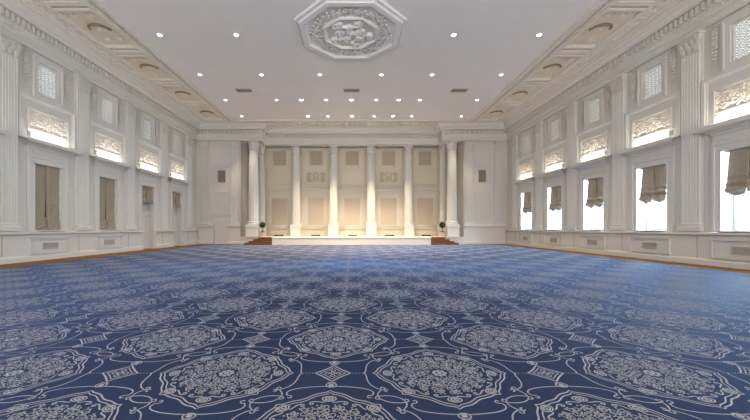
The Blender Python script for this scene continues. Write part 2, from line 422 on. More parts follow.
def cornice_shelf(m, hw, d):
    prof = [(.003, 4.10), (.10, 4.10), (.12, 4.17), (.19, 4.20), (.22, 4.235), (d-.03, 4.25), (d, 4.28), (d, 4.38), (d-.02, 4.405), (.003, 4.405)]
    sw = [[(-hw+(d-dd)*1.0, dd, z) for dd, z in prof], [(hw-(d-dd)*1.0, dd, z) for dd, z in prof]]
    m.loft(sw)
def halves(m, fn, gap, nu, nv):
    for q in (-1, 1):
        m.grid(lambda a, b: fn(q*(gap(b)+(1-gap(b))*a), b), nu, nv)
def low_fn(hw, z0, z1):
    def fn(q, b):
        u = q*hw; k = max(0, (b-.80)/.20); e = abs(q)
        d = -.035+.012*sin(u*19+1.3*sin(b*5))*b+.010*sin(b*31+u*9)*(.4+b)-.05*math.exp(-(e/.10)**2)*(1-k)
        d += .03*k*(1-.2*sin(u*26))+.026*k*sin(b*105+u*12)
        return (u*(1-.02*sin(b*pi)), d, z1+(z0-z1)*b+k*(.03*sin(e*9)-.05*(1-e)))
    return fn
def low_gap(b): return .012+.085*max(0, b-.25)**1.2+.10*max(0, b-.75)
def up_fn(hw, z0, z1):
    def fn(q, b):
        e = abs(q); flare = .84+.06*sin(b*2.6)+.1*max(0, b-.55)
        k = max(0, (b-.5)/.5); sw = 1-(abs(e-.5)*2)**2
        d = -.05-.05*math.exp(-(e/.10)**2)*(1-.6*k)+.014*sin(q*13+b*3)*b
        d += k*(.07+.06*sin(b*40+2.8*sw)*(.35+.65*sw)+.02*sin(q*11+b*9))
        return (q*hw*flare, d, z1-(z1-z0)*b-k*sw*.17*(.5+.5*k))
    return fn
def up_gap(b): return .012+.04*sin(pi*min(1, b*1.25))*(b < .8)
wn = 0; dn = 0
for s in (-1, 1):
    X, wall, hw = SIDES[s]; T = side_T(s)
    for i, c in enumerate(BAYS):
        k = 'b%d' % s; isdoor = s < 0 and i < 2; o_ = ORD[i]
        # opening: casing, entablature, sash, glass, sheer
        if isdoor:
            dn += 1; w = bpy.data.objects.new('door_%d' % dn, None)
        else:
            wn += 1; w = bpy.data.objects.new('window_%d' % wn, None)
        C.objects.link(w); w.location = (s*X, c, 0); struct(w)
        zb = 0 if isdoor else 1.09; kd = k+('d' if isdoor else 'w')
        def casing(m):
            for q in (-1, 1):
                a, b = sorted((q*(hw+.01), q*(hw+.27))); m.box(a, b, .003, .055, zb, 3.86)
                a, b = sorted((q*(hw+.19), q*(hw+.27))); m.box(a, b, .055, .085, zb, 3.86)
                a, b = sorted((q*(hw+.01), q*(hw+.05))); m.box(a, b, .055, .07, zb, 3.64)
            m.box(-hw-.01, hw+.01, .003, .055, 3.58, 3.86); m.box(-hw-.19, hw+.19, .055, .085, 3.78, 3.86); m.box(-hw-.05, hw+.05, .055, .07, 3.58, 3.63)
            m.box(-hw-.27, hw+.27, .003, .06, 3.86, 4.14); m.box(-hw-.12, hw+.12, .06, .075, 3.92, 4.08)
            if zb > .5: m.box(-hw-.02, hw+.02, -.3, .215, 1.085, 1.115)
        part(kd+'casing', 'casing', casing, M['trim'], w, T)
        part(k+'shelf', 'cornice_shelf', lambda m: cornice_shelf(m, 1.18, .39), M['trim'], w, T)
        if isdoor:
            part(kd+'panel', 'overdoor_panel', lambda m: [m.box(-hw, hw, -.34, -.30, 2.06, 3.57), m.frame(-hw+.12, hw-.12, 2.16, 2.55, .04, -.30, -.28), m.box(-hw, hw, -.30, -.24, 2.06, 2.11), m.box(-hw, -hw+.05, -.30, -.25, 0, 2.06), m.box(hw-.05, hw, -.30, -.25, 0, 2.06)], M['trim'], w, T)
            def leafb(m):
                m.box(-hw+.01, hw-.01, -.34, -.29, .01, 2.05)
                m.frame(-hw+.01, hw-.01, .02, 2.04, .13, -.29, -.268)
                m.frame(-hw+.22, hw-.22, .3, .95, .04, -.29, -.27)
                if i: m.frame(-hw+.22, hw-.22, 1.1, 1.85, .04, -.29, -.27)
            lf = part(kd+'leaf%d' % i, 'door_leaf', leafb, M['trim'], w, T)
            part(kd+'handle', 'door_handle', lambda m: m.tube([(-hw+.1, -.265, 1.0), (-hw+.1, -.22, 1.0), (-hw+.22, -.22, 1.0)], .012, 6), M['metal'], lf, T)
            if i == 0:
                part(kd+'pane', 'viewing_pane', lambda m: [m.box(-.17, .02, -.29, -.262, 1.15, 1.85), m.frame(-.2, .05, 1.12, 1.88, .03, -.29, -.255)], M['dark'], lf, T)
        else:
            part(k+'sash', 'sash', lambda m: [m.frame(-hw, hw, 1.1, 3.57, .07, -.36, -.30), m.box(-.02, .02, -.35, -.31, 1.17, 3.5), m.box(-hw+.07, hw-.07, -.35, -.31, 2.3, 2.35)], M['trim'], w, T)
            part(k+'glass', 'glass', lambda m: m.box(-hw+.06, hw-.06, -.335, -.33, 1.16, 3.52), M['glass'], w, T)
            part(k+'sheer', 'sheer_curtain', lambda m: m.grid(lambda a, b: ((a*2-1)*(hw-.005), -.30+.012*sin(a*60+.8*sin(b*4)), 3.55-2.43*b), 90, 10), M['sheer'], w, T, 180)
        # roman blind
        if s < 0 and isdoor:
            lab = 'short tan roman blind above the white doorway %s' % o_; zlo = 2.63
        elif s < 0:
            lab = 'long tan roman blind lowered to the sill, %s on the shaded wall' % o_; zlo = 1.13
        else:
            lab = 'taupe roman blind drawn half up in a bright window, %s' % o_; zlo = 2.36
        t = thing('roman_blind', lab, 'blind', (s*X, c, 3.53), 'roman blinds on the '+wall)
        part(k+'rail', 'headrail', lambda m: m.box(-hw*.97, hw*.97, -.12, -.04, 0, .035), M['blind'], t, T)
        if s < 0: fab = part(k+'fab%.1f' % zlo, 'fabric', lambda m: halves(m, low_fn(hw*.985, zlo-3.53, 0), low_gap, 36, 72), M['blind'], t, T, 180)
        else: fab = part(k+'fab', 'fabric', lambda m: halves(m, up_fn(hw*.97, zlo-3.53, 0), up_gap, 36, 64), M['blind'], t, T, 180)
        zl = zlo-3.53
        part(k+'pleat%.1f' % zlo, 'pleat_lining', lambda m: m.grid(lambda a, b: ((a*2-1)*.13, -.115, (zl+.12)*b), 4, 12), M['pleat'], t, T)  # dark strip behind the slit between the two cloth halves
        if s < 0:
            part(k+'tail%.1f' % zlo, 'gathered_tail', lambda m: m.grid(lambda a, b: ((a*2-1)*(.12+.06*b), -.05+.02*sin(b*24)+.015*sin(a*20), zl*.80+(zl*.20+.0)*b-.06*b*(1-(a*2-1)**2)), 16, 20), M['blind'], t, T, 180)
        else:
            def hem(m):
                fn = up_fn(hw*.97, zl, 0)
                for q in (-1, 1): m.tube([(lambda p: (p[0], p[1]-.01, p[2]-.012))(fn(q*(.05+.94*j/30), 1)) for j in range(31)], .03, 6)
            part(k+'hem', 'lining_hem', hem, M['lining'], t, T, 60)
        if not fab.modifiers:
            sm = fab.modifiers.new('thickness', 'SOLIDIFY'); sm.thickness = .008
        # framed relief panel over the cornice shelf
        t = thing('relief_panel', 'framed scrollwork relief panel, %s on the %s' % (o_, wall), 'wall carving', (s*X, c, 5.16), 'relief panels on the '+wall)
        def rframe(m):
            m.frame(-1.2, 1.2, -.755, .84, .1, .003, .11); m.frame(-1.1, 1.1, -.755, .74, .05, .003, .07)
            m.frame(-.86, .86, -.40, .40, .055, .003, .095)
            m.box(-1.06, -.86, .003, .035, -.75, .70); m.box(.86, 1.06, .003, .035, -.75, .70); m.box(-.86, .86, .003, .035, .40, .70)
        part(k+'rframe', 'frame', rframe, M['trim'], t, T)
        part('relief%d' % s, 'carving', RELIEF, M['stone'], t, T, 180)
        # cove light under it
        t = thing('cove_light', 'glowing warm cove light strip, %s on the %s' % (o_, wall), 'light', (s*X, c, 4.41), 'cove lights on the '+wall)
        part(k+'clh', 'housing', lambda m: [m.box(-.80, .80, .004, .012, .005, .32), m.box(-.80, -.78, .012, .12, .005, .30), m.box(.78, .80, .012, .12, .005, .30)], M['trim'], t, T)
        part(k+'cld', 'diffuser', lambda m: m.loft([[(-.775, .015, .02), (-.775, .09, .02), (-.775, .03, .21), (-.775, .015, .21)], [(.775, .015, .02), (.775, .09, .02), (.775, .03, .21), (.775, .015, .21)]]), M['cove'], t, T)
        lamp('cove_lamp', 'AREA', (s*(X-.30), c, 4.43), (0, radians(180+24*s), 0), 5.5, (1, .90, .77), shape='RECTANGLE', size=.05, size_y=1.5)
        # upper lattice window
        t = thing('lattice_grille', 'pierced lattice window grille high up, %s on the %s' % (o_, wall), 'grille', (s*X, c, 6.2), 'lattice grilles on the '+wall)
        part(k+'gframe', 'frame', lambda m: [m.frame(-.56, .56, -.13, 1.32, .145, .003, .05), m.frame(-.62, .62, -.19, 1.38, .06, .003, .08)], M['trim'], t, T)
        part(k+'gl', 'lattice', lambda m: [lattice(m, .385, .012, 1.148)], M['trim'], t, lambda u, d, z, s=s: (-s*(d-.035), u, z))
        part(k+'gp', 'frosted_pane', lambda m: m.box(-.395, .395, -.10, -.09, .005, 1.155), M['frost'], t, T)
        # carved drops
        for q, side in ((1, 'stage side'), (-1, "viewer's side")):
            t = thing('carved_drop', 'carved leaf drop, %s of the lattice %s, %s' % (side, o_, wall), 'wall carving', (s*X, c+q*.86, 7.42), 'carved drops on the '+wall)
            def drop(m):
                rnd = random.Random(3)
                m.tube([(0, .02, .12), (0, .02, -1.05)], .014, 5)
                for j in range(9):
                    z = .02-.115*j; r = .085-.03*abs(j-3)/6
                    for a in (-1, 0, 1): m.blob((a*r*.75, .025+.02*rnd.random(), z+.03*rnd.random()), r*.62, .035, r*.75, 6, 4)
            part('drop%d' % s, 'leaves', drop, M['plaster'], t, T, 60)
            part('dropb%d' % s, 'ribbon', lambda m: [m.tube([(x, .03, .17+y) for x, y in spiral(qq*.06, 0, .01, .055, 0, 1.2*qq, 12)], .012, 5) for qq in (-1, 1)], M['plaster'], t, T, 60)
        # dado panel and its vent
        if not isdoor:
            t = thing('wall_vent', 'dado panel with slotted vent under the window %s, %s' % (o_, wall), 'vent', (s*X, c, .52), 'dado vents on the '+wall)
            part(k+'vp', 'panel_moulding', lambda m: [m.frame(-.85, .85, -.27, .33, .035, .103, .165), m.frame(-.78, .78, -.20, .26, .02, .103, .12)], M['trim'], t, T)
            part(k+'vb', 'backing', lambda m: m.box(-.29, .29, .103, .112, -.09, .10), M['slot'], t, T)
            part(k+'vs', 'slats', lambda m: [m.frame(-.32, .32, -.12, .13, .03, .103, .128)]+[m.box(-.29, .29, .113, .12, -.085+.032*j, -.069+.032*j) for j in range(6)], M['metal'], t, T)
# upright joints in the dado between bays
mb = MB()
for s in (-1, 1):
    X = SIDES[s][0]
    for p in PILS:
        x = s*(X-.105); mb.box(min(x, x-s*.01), max(x, x-s*.01), p-.230, p-.222, .21, .94)
struct(obj('trim_8', mb, M['slot']))

# ------------------------------------------------------------------ ceiling: coffers, end frieze, medallion, lamps, vents
def coffer_mould(m):
    for a, b, h in ((0, .14, .10), (.14, .20, .06), (.58, .66, .06), (.66, .80, .10), (2.06, 2.20, .10), (2.20, 2.28, .06), (2.42, 2.48, .06), (2.48, 2.62, .11)):
        m.box(-1.55, 1.55, a, b, -h, -.001)
    for q in (-1, 1):
        for a, b, h in ((1.16, 1.28, .10), (1.10, 1.16, .05), (1.44, 1.55, .10)):
            u0, u1 = sorted((q*a, q*b)); m.box(u0, u1, .80, 2.06, -h, -.001)
def scrollrow(m, e0, e1, n, z, r):
    w = (e1-e0)/2; ec = (e0+e1)/2
    for j in range(n):
        u = -1.5+3.0*(j+.5)/n; sg = 1 if j % 2 else -1
        m.tube([(u+x*1.25, ec+y*sg, z) for x, y in spiral(0, 0, .02, w*.8, 0, 1.3, 16)], r, 5)
        m.blob((u+1.5/n, ec, z), .035, .035, .02, 6, 4)
for s in (-1, 1):
    X, wall, _ = SIDES[s]; T = lambda u, e, z, s=s: (s*(-e), u, z); k = 'cof%d' % s
    for i, c in enumerate(BAYS):
        t = thing('ceiling_coffer', 'rectangular ceiling coffer with curved half ring, %s, above the %s' % (ORD[i], wall), 'ceiling coffer', (s*(X-.58), c, ZC), 'ceiling coffers along the '+wall)
        part(k+'m', 'moulding', coffer_mould, M['cream'], t, T)
        part(k+'f', 'field', lambda m: [m.box(-1.10, 1.10, .80, 2.06, -.012, -.002)], M['tanfield'], t, T)
        part(k+'r', 'ring', lambda m: [m.tube([(-.34*sin(pi*(j/22)), 1.43+.36*cos(pi*j/22), -.04) for j in range(23)], [.02+.035*sin(pi*j/22) for j in range(23)], 7), m.tube([(-.02+x, 1.43+.36+y, -.04) for x, y in spiral(0, 0, .07, .02, 0, 1.1, 12)]+[(-.02, 1.43+.36, -.04)], .025, 5)][:1], M['gilt'], t, T, 60)
        def ros(m):
            for j in range(8): m.blob((.15*cos(pi*j/4), 1.43+.15*sin(pi*j/4), -.02), .08, .08, .025, 6, 4)
            m.blob((0, 1.43, -.03), .07, .07, .04)
        part(k+'o', 'rosette', ros, M['cream'], t, T, 60)
        for q in (-1, 1):
            for y in (-.26, .26): part(k+'cs%d%.1f' % (q, y), 'corner_scroll', lambda m: m.tube([(q*.78+x, 1.43+yy, -.02) for x, yy in spiral(0, y, .02, .17, 0, 1.6*q, 20)], .02, 5), M['cream'], t, T, 60)
        part(k+'s', 'outer_scrollwork', lambda m: scrollrow(m, .2, .58, 8, -.02, .022), M['cream'], t, T, 60)
        part(k+'s2', 'inner_scrollwork', lambda m: scrollrow(m, 2.28, 2.42, 14, -.015, .012), M['cream'], t, T, 60)
# frieze of rosettes on the ceiling in front of the colonnade
mb = MB()
x0, x1 = -6.8, 6.5
mb.box(x0, x1, 23.65, 23.8, ZC-.09, ZC-.001); mb.box(x0, x1, 25.3, 25.42, ZC-.09, ZC-.001); mb.box(x0, x1, 24.0, 24.06, ZC-.06, ZC-.001); mb.box(x0, x1, 25.08, 25.14, ZC-.06, ZC-.001)
for j in range(5):
    x = CX+2.95*(j-2)
    for q in (-1, 1): mb.box(x-.02+q*1.35, x+.02+q*1.35, 24.06, 25.08, ZC-.06, ZC-.001)
    mb.tube([(x+.33*cos(2*pi*a/20), 24.57+.33*sin(2*pi*a/20), ZC-.05) for a in range(20)], .05, 6, True)
    for a in range(6): mb.blob((x+.17*cos(pi*a/3), 24.57+.17*sin(pi*a/3), ZC-.04), .1, .1, .05, 6, 4)
    for q in (-1, 1):
        mb.tube([(x+q*.85+xx*q, 24.57+yy, ZC-.04) for xx, yy in spiral(0, 0, .03, .38, 0, 1.6, 26)], .05, 6)
struct(obj('trim_9', mb, M['cream'], smooth=60))
for s, a, b in ((-1, -XL+.75, -6.9), (1, 6.6, XR-.75)):
    mb = MB(); mb.box(a, b, 23.75, 23.85, ZC-.07, ZC-.001); mb.box(a, b, 24.1, 24.16, ZC-.05, ZC-.001)
    struct(obj('trim_%d' % (10 if s < 0 else 11), mb, M['cream']))
# octagonal ceiling medallion
t = thing('ceiling_medallion', 'large octagonal carved plaster medallion in the middle of the ceiling', 'ceiling medallion', (-.13, 13.1, ZC))
k8 = 1/cos(pi/8); rt = pi/8
def oct_ring(mb, prof): mb.lathe([(r*k8, z) for r, z in prof], 0, 0, 8, rt, False)
mb = MB(); oct_ring(mb, [(2.08, -.001), (2.06, -.07), (1.97, -.08), (1.95, -.05), (1.9, -.13), (1.72, -.13), (1.66, -.06), (1.56, -.03)]); obj('outer_frame', mb, M['ceil'], t)
mb = MB(); oct_ring(mb, [(1.56, -.03), (1.06, -.03)]); obj('ornament_band', mb, M['ceil'], t)
mb = MB()
for j in range(40):
    a = 2*pi*j/40; f = 1/ (cos(((a) % (pi/4))-pi/8)) * cos(0); R = 1.31*f
    mb.tube([(R*cos(a)+x, R*sin(a)+y, -.08) for x, y in spiral(0, 0, .02, .11, a, 1.4*(1 if j % 2 else -1), 12)], .028, 5)
    mb.blob((1.47*f*cos(a+.05), 1.47*f*sin(a+.05), -.07), .05, .05, .04, 6, 4); mb.blob((1.14*f*cos(a), 1.14*f*sin(a), -.07), .045, .045, .035, 6, 4)
obj('carved_band', mb, M['trim'], t, smooth=60)
mb = MB(); oct_ring(mb, [(1.08, -.03), (1.05, -.10), (.99, -.13), (.95, -.10), (.91, -.02)]); obj('inner_frame', mb, M['ceil'], t)
mb = MB(); mb.lathe([(.93*k8, -.03), (.01, -.03)], 0, 0, 8, rt, False); obj('centre_field', mb, M['stone'], t)
rnd = random.Random(5); cs = []
for j in range(20):
    a_ = 2*pi*j/10+.3*rnd.random(); rr = (.72, .36)[j % 2]+.06*rnd.random(); sg = rnd.choice((-1, 1))
    cs.append(spiral(rr*cos(a_), rr*sin(a_), .02, .13+.08*rnd.random(), a_+rnd.random()*3, 1.4*sg, 40))
cs += [[(.5*cos(t_)*(1+.12*sin(5*t_)), .5*sin(t_)*(1+.12*sin(5*t_))) for t_ in np.linspace(0, 2*pi, 90)], spiral(0, 0, .01, .16, 0, 2, 40)]
xs_, ys_, hh = relief_height(1.84, 1.84, 84, 84, cs, .027, .25); mb = MB()
ok = lambda x, y: max(abs(x), abs(y), (abs(x)+abs(y))/2**.5) < .915
mb.add([(x, y, -.025-.12*hh[j, i]) for j, y in enumerate(ys_) for i, x in enumerate(xs_)],
       [(j*85+i, j*85+i+1, (j+1)*85+i+1, (j+1)*85+i) for j in range(84) for i in range(84) if all(ok(xs_[i+p], ys_[j+q]) for p in (0, 1) for q in (0, 1))])
obj('carved_centre', mb, M['ceil'], t, smooth=60)
# ceiling vents
for x, l in ((-6.1, 'left'), (-.13, 'middle'), (5.85, 'right')):
    t = thing('ceiling_vent', '%s one of three dark slotted air vents in the ceiling row' % l, 'vent', (x, 18.6, ZC), 'air vents in the ceiling')
    part('cvf', 'frame', lambda m: [m.box(-.45, .45, -.22, -.18, -.025, -.001), m.box(-.45, .45, .18, .22, -.025, -.001), m.box(-.45, -.41, -.18, .18, -.025, -.001), m.box(.41, .45, -.18, .18, -.025, -.001)], M['metal'], t)
    part('cvb', 'backing', lambda m: m.box(-.41, .41, -.18, .18, -.008, -.001), M['dark'], t)
    part('cvs', 'slats', lambda m: [m.box(-.41, .41, -.15+.075*j, -.115+.075*j, -.022, -.012) for j in range(5)], M['slot'], t)
# recessed downlights
ROWS = [(13.26, 'in the row flanking the medallion', [(-7.69, 0), (-4.66, 0), (3.94, 0), (7.33, 0)]),
        (16.7, 'in the row just beyond the medallion', [(-7.68, 0), (-4.61, 0), (-1.70, 0), (1.37, 0), (3.89, 0), (7.33, 0)]),
        (20.0, 'in the row beyond the air vents', [(-7.67, 0), (-4.63, 0), (-3.15, 1), (-1.67, 0), (-.14, 1), (1.33, 0), (2.67, 1), (3.94, 0), (7.35, 0)]),
        (22.9, 'in the row nearest the stage', [(-7.66, 0), (-3.14, 1), (-1.78, 0), (-.14, 1), (1.37, 0), (2.67, 1), (3.94, 0), (7.34, 0)])]
NTH = ['first', 'second', 'third', 'fourth', 'fifth', 'sixth', 'seventh', 'eighth', 'ninth']
P_DOWN, P_BIG = 190, 800
for Y, rowl, xs in ROWS:
    for j, (x, big) in enumerate(xs):
        t = thing('ceiling_light', '%s round ceiling downlight, %s from the left %s' % ('bright larger' if big else 'small', NTH[j], rowl), 'ceiling light', (x, Y, ZC), 'recessed ceiling lights')
        R = .11 if big else .085
        part('dlr%d' % big, 'rim', lambda m: m.lathe([(R+.05, -.001), (R+.05, -.012), (R+.01, -.022), (R, -.01), (R, -.002)], n=20, caps=False), M['trim'], t, None, 40)
        part('dll%d' % big, 'lens', lambda m: m.lathe([(R, -.004), (R, -.012), (.01, -.016)], n=20), M['lamp'], t)
        near = Y > 22
        lamp('downlight_beam', 'SPOT', (x, Y, ZC-.05), (0, 0, 0), P_BIG if big else (190 if near and abs(x) > 7 else 260 if near else P_DOWN), (1, .82, .58) if big or near else (1, .86, .66), spot_size=radians(86), spot_blend=.5, shadow_soft_size=.08)

# ------------------------------------------------------------------ stage
st = thing('stage', 'low white stage platform across the far end of the hall', 'stage', (CX, 23.6, 0))
L = lambda x, y, z: (x-CX, y-23.6, z)
mb = MB(); mb.box(-5.78, 5.42, 23.6, 24.5, 0, ZS-.05); mb.box(-8.35, 8.1, 24.5, 27.29, 0, ZS-.05); obj('platform', mb, M['trim'], st, L)
mb = MB(); mb.box(-5.80, 5.44, 23.56, 24.5, ZS-.05, ZS); mb.box(-8.40, 8.12, 24.46, 27.29, ZS-.05, ZS); obj('stage_floor', mb, M['cream'], st, L)
mb = MB()
for j in range(5): mb.frame(-5.6+2.22*j, -5.6+2.22*j+2.1, .1, .46, .03, 23.585, 23.599)
mb.box(-5.78, 5.42, 23.58, 23.599, 0, .07); obj('front_panelling', mb, M['plaster'], st, L)
for sd, xi, lab in ((-1, -5.82, 'brown wooden steps climbing to the stage on the left'), (1, 5.46, 'brown wooden steps climbing to the stage on the right')):
    t = thing('stage_stairs', lab, 'stairs', (xi, 23.62, 0), 'stage stairs')
    n = 4
    for j in range(n):
        a = .98-0+(.32*(n-1-j)); z = ZS/n*(j+1)
        x0_, x1_ = sorted((0, sd*a)); xo = sorted((sd*a, sd*(a-.32 if j < n-1 else 0)))
        mb = MB(); mb.box(x0_, x1_, .02, .82, ZS/n*j, z-.025); obj('riser', mb, M['stairwood'], t)
        mb = MB(); q = sorted((sd*(a+.02), sd*(a-.34) if j < n-1 else 0)); mb.box(q[0], q[1], 0, .83, z-.025, z); obj('tread', mb, M['stairwood'], t)
# topiaries
for x, lab in ((-6.73, 'potted ball topiary beside the left corner column'), (6.50, 'potted ball topiary beside the right corner column')):
    t = thing('potted_topiary', lab, 'potted plant', (x, 24.68, ZS), 'topiary trees on the stage')
    part('tpu', 'urn', lambda m: m.lathe([(.12, 0), (.13, .03), (.07, .07), (.09, .11), (.16, .2), (.19, .32), (.205, .36), (.18, .36), (.17, .33)], n=20), M['urn'], t, None, 40)
    part('tps', 'soil', lambda m: m.lathe([(.18, .34), (.185, .385), (.10, .41), (.01, .42)], n=14), M['soil'], t)
    part('tpt', 'stem', lambda m: m.tube([(0, 0, .36), (.01, 0, .55), (0, .01, .75)], .02, 6), M['bark'], t)
    def ball(m):
        rnd = random.Random(11)
        m.blob((0, 0, .88), .2, .2, .19, 14, 9)
        for j in range(700):
            v = np.array([rnd.gauss(0, 1) for _ in range(3)]); v /= np.linalg.norm(v)
            p = np.array((0, 0, .88))+v*(.2+.055*rnd.random())
            a = np.array([rnd.gauss(0, 1) for _ in range(3)]); a -= v*a.dot(v)*.6; a /= np.linalg.norm(a); b = np.cross(v, a)
            sz = .028
            m.add([p-b*sz*.5, p+a*sz*.6+v*.006, p+b*sz*.5, p-a*sz*.6+v*.006], [(0, 1, 2, 3)])
    part('tpb', 'foliage', ball, M['leaf'], t)
# back wall of the stage: five bays
BW = 27.3; T5 = lambda u, d, z: (u, -d, z)
bayn = ['leftmost bay', 'bay left of centre', 'central bay', 'bay right of centre', 'rightmost bay']
for j in range(5):
    x = CX+2.955*(j-2)
    t = thing('wall_panel', 'tall cloth panel in a white frame at the back of the stage, %s' % bayn[j], 'wall panel', (x, BW, 1.2), 'cloth panels behind the stage')
    part('wpf', 'frame', lambda m: [m.frame(-.93, .93, .03, 2.85, .07, .003, .06), m.frame(-.74, .74, .14, 2.54, .09, .003, .075)], M['trim'], t, T5)
    part('wpc', 'cloth', lambda m: m.box(-.65, .65, .003, .045, .23, 2.45), M['fabricpanel'] if j < 4 else M['fabricpanel'], t, T5)
    t = thing('back_grille', 'square screen grille high behind the columns, %s%s' % (bayn[j], ', with bold gridwork' if j in (1,) else (', with dotted openings' if j == 3 else '')), 'grille', (x, BW, 6.3), 'square grilles behind the stage')
    part('bgf', 'frame', lambda m: m.frame(-.57, .57, -.06, 1.2, .06, .003, .06), M['trim'], t, T5)
    part('bgb', 'backing', lambda m: m.box(-.51, .51, .003, .012, 0, 1.14), M['greypanel'], t, T5)
    n = 5 if j in (1, 3) else 9
    def bars(m):
        w = .022 if n == 5 else .02
        for q in range(1, n): m.box(-.51+1.02*q/n-w/2, -.51+1.02*q/n+w/2, .012, .035, 0, 1.14)
        for q in range(1, n+1): m.box(-.51, .51, .012, .03, 1.14*q/(n+1)-w/2, 1.14*q/(n+1)+w/2)
        if j == 3:
            for a in range(n):
                for b in range(n+1): m.blob((-.51+1.02*(a+.5)/n, .02, 1.14*(b+.5)/(n+1)), .05, .015, .05, 6, 4)
    part('bgg%d%d' % (n, j == 3), 'bars', bars, M['slot'] if j in (1,) else M['greypanel'], t, T5)
    if j in (1, 3):
        t = thing('scroll_ornament', 'pierced scroll ornament on the stage back wall, %s' % bayn[j], 'wall carving', (x, BW, 5.32), 'scroll ornaments behind the stage')
        def orn(m):
            for q in (-1, 1):
                m.tube([(q*(.55+xx), .045, yy*1.15) for xx, yy in spiral(0, .16, .03, .2, 0, 1.5, 20)], .035, 6)
                m.tube([(q*(.55+xx), .045, yy*1.15) for xx, yy in spiral(0, -.16, .03, .2, 0, -1.5, 20)], .035, 6)
                m.tube([(q*.2, .045, -.36), (q*.2, .045, .22), (q*.12, .045, .34), (q*.04, .045, .36)], .032, 6)
            m.tube([(.12*cos(2*pi*a/14), .045, -.1+.16*sin(2*pi*a/14)) for a in range(14)], .03, 6, True)
        part('sorn', 'scrolls', orn, M['greypanel'], t, T5, 60)
        part('sornb', 'border', lambda m: m.frame(-1.02, 1.02, -.6, .6, .04, .003, .03), M['trim'], t, T5)
    t = thing('stage_uplight', 'low black floor uplight on the stage before the cloth panel, %s' % bayn[j], 'light', (x+.03, 26.85, ZS), 'floor uplights on the stage')
    part('suh', 'housing', lambda m: [m.loft([[(q, -.10, .02), (q, .10, .02), (q, .10, .085), (q, -.10, .11)] for q in (-.32, .32)]), m.box(-.34, -.32, -.11, .11, 0, .13), m.box(.32, .34, -.11, .11, 0, .13)], M['dark'], t)
    part('sul', 'lens', lambda m: m.box(-.28, .28, -.07, .09, .10, .112), M['lamp'], t) if False else None
    part('suf', 'foot', lambda m: [m.box(-.25, -.2, -.08, .08, 0, .02), m.box(.2, .25, -.08, .08, 0, .02)], M['dark'], t)
mb = MB()
for x0_, x1_ in zip([-8.4]+[CX+2.955*(j-1.5)+.32 for j in range(4)], [CX+2.955*(j-1.5)-.32 for j in range(4)]+[8.12]):
    mb.box(x0_, x1_, BW-.30, BW-.001, 4.26, 4.38); mb.box(x0_, x1_, BW-.2, BW-.001, 4.38, 4.44)
    a, b = x0_+.25, x1_-.25
    mb.box(x0_, x1_, BW-.08, BW-.001, 1.14, 1.2)
for j in (0, 2, 4):
    x = CX+2.955*(j-2); mb.frame(x-1.02, x+1.02, 4.72, 5.92, .04, BW-.03, BW-.001)
for j in range(4):
    x = CX+2.955*(j-1.5); mb.box(x-.31, x+.31, BW-.16, BW-.001, ZS, 7.66)
mb.box(-8.4, 8.12, BW-.1, BW-.001, 7.55, 7.7)
struct(obj('trim_12', mb, M['trim']))
# loudspeakers
for x, y, w, z, h, lab in ((-9.86, YB, .29, 4.60, .9, 'grey square loudspeaker grille on the end wall above the flush door'), (9.55, YB, .27, 4.62, .9, 'grey square loudspeaker grille on the end wall near the sunlit windows')):
    t = thing('wall_speaker', lab, 'loudspeaker', (x, y, z), 'loudspeakers on the end wall')
    part('wsb%.2f' % w, 'cabinet', lambda m: m.box(-w, w, .003, .07, 0, h), M['metal'], t, T5)
    part('wsm%.2f' % w, 'mesh_front', lambda m: [m.box(-w+.02, w-.02, .071, .08, .02, h-.02)]+[m.box(-w+.02, w-.02, .08, .085, .05+.08*q, .075+.08*q) for q in range(int(h/.08))], M['mesh'], t, T5)
t = thing('wall_speaker', 'slim grey loudspeaker inside the narrow opening left of the stage', 'loudspeaker', (-8.62, 27.3, 4.35), 'loudspeakers on the end wall')
t.location = (-8.29, 27.3, 4.5)
obj('cabinet', MB().box(-.1, .1, .005, .2, 0, .9), M['mesh'], t, T5); obj('bracket', MB().box(-.12, .12, .003, .005, .2, .7), M['metal'], t, T5)
# flush door on the left flank
d = bpy.data.objects.new('door_3', None); C.objects.link(d); d.location = (-9.9, YB, 0); struct(d)
lf = obj('door_leaf', MB().box(-.46, .46, .003, .03, .02, 2.0), M['trim'], d, T5)
obj('frame', MB().frame(-.5, .5, .0, 2.05, .035, .003, .05), M['trim'], d, T5)
obj('door_handle', MB().tube([(.36, .03, 1.0), (.36, .07, 1.0), (.26, .07, 1.0)], .01, 6), M['metal'], lf, T5)

# ------------------------------------------------------------------ carpet with its woven medallions
def strip(poly, w, closed=False):
    P = np.array(poly, float); N = len(P)
    if closed: t = np.roll(P, -1, 0)-np.roll(P, 1, 0)
    else:
        t = np.empty_like(P); t[1:-1] = P[2:]-P[:-2]; t[0] = P[1]-P[0]; t[-1] = P[-1]-P[-2]
    t /= (np.linalg.norm(t, axis=1)[:, None]+1e-9); n = np.stack([-t[:, 1], t[:, 0]], 1)*w/2
    V = np.concatenate([P+n, P-n]); K = N if closed else N-1
    i = np.arange(K); j = (i+1) % N
    return V, np.stack([i, j, j+N, i+N], 1)
def disc(cx, cy, rx, ry, n=10):
    n -= n % 2; k = n//2       # fan of quads about the centre
    V = [(cx, cy)]+[(cx+rx*cos(2*pi*a/n), cy+ry*sin(2*pi*a/n)) for a in range(n)]
    Fq = [(0, 1+2*a, 1+(2*a+1) % n, 1+(2*a+2) % n) for a in range(k)]
    return np.array(V, float), np.array(Fq)
def bez(p, n=14):
    p = np.array(p, float); t = np.linspace(0, 1, n)[:, None]
    return (1-t)**3*p[0]+3*t*(1-t)**2*p[1]+3*t*t*(1-t)*p[2]+t**3*p[3]
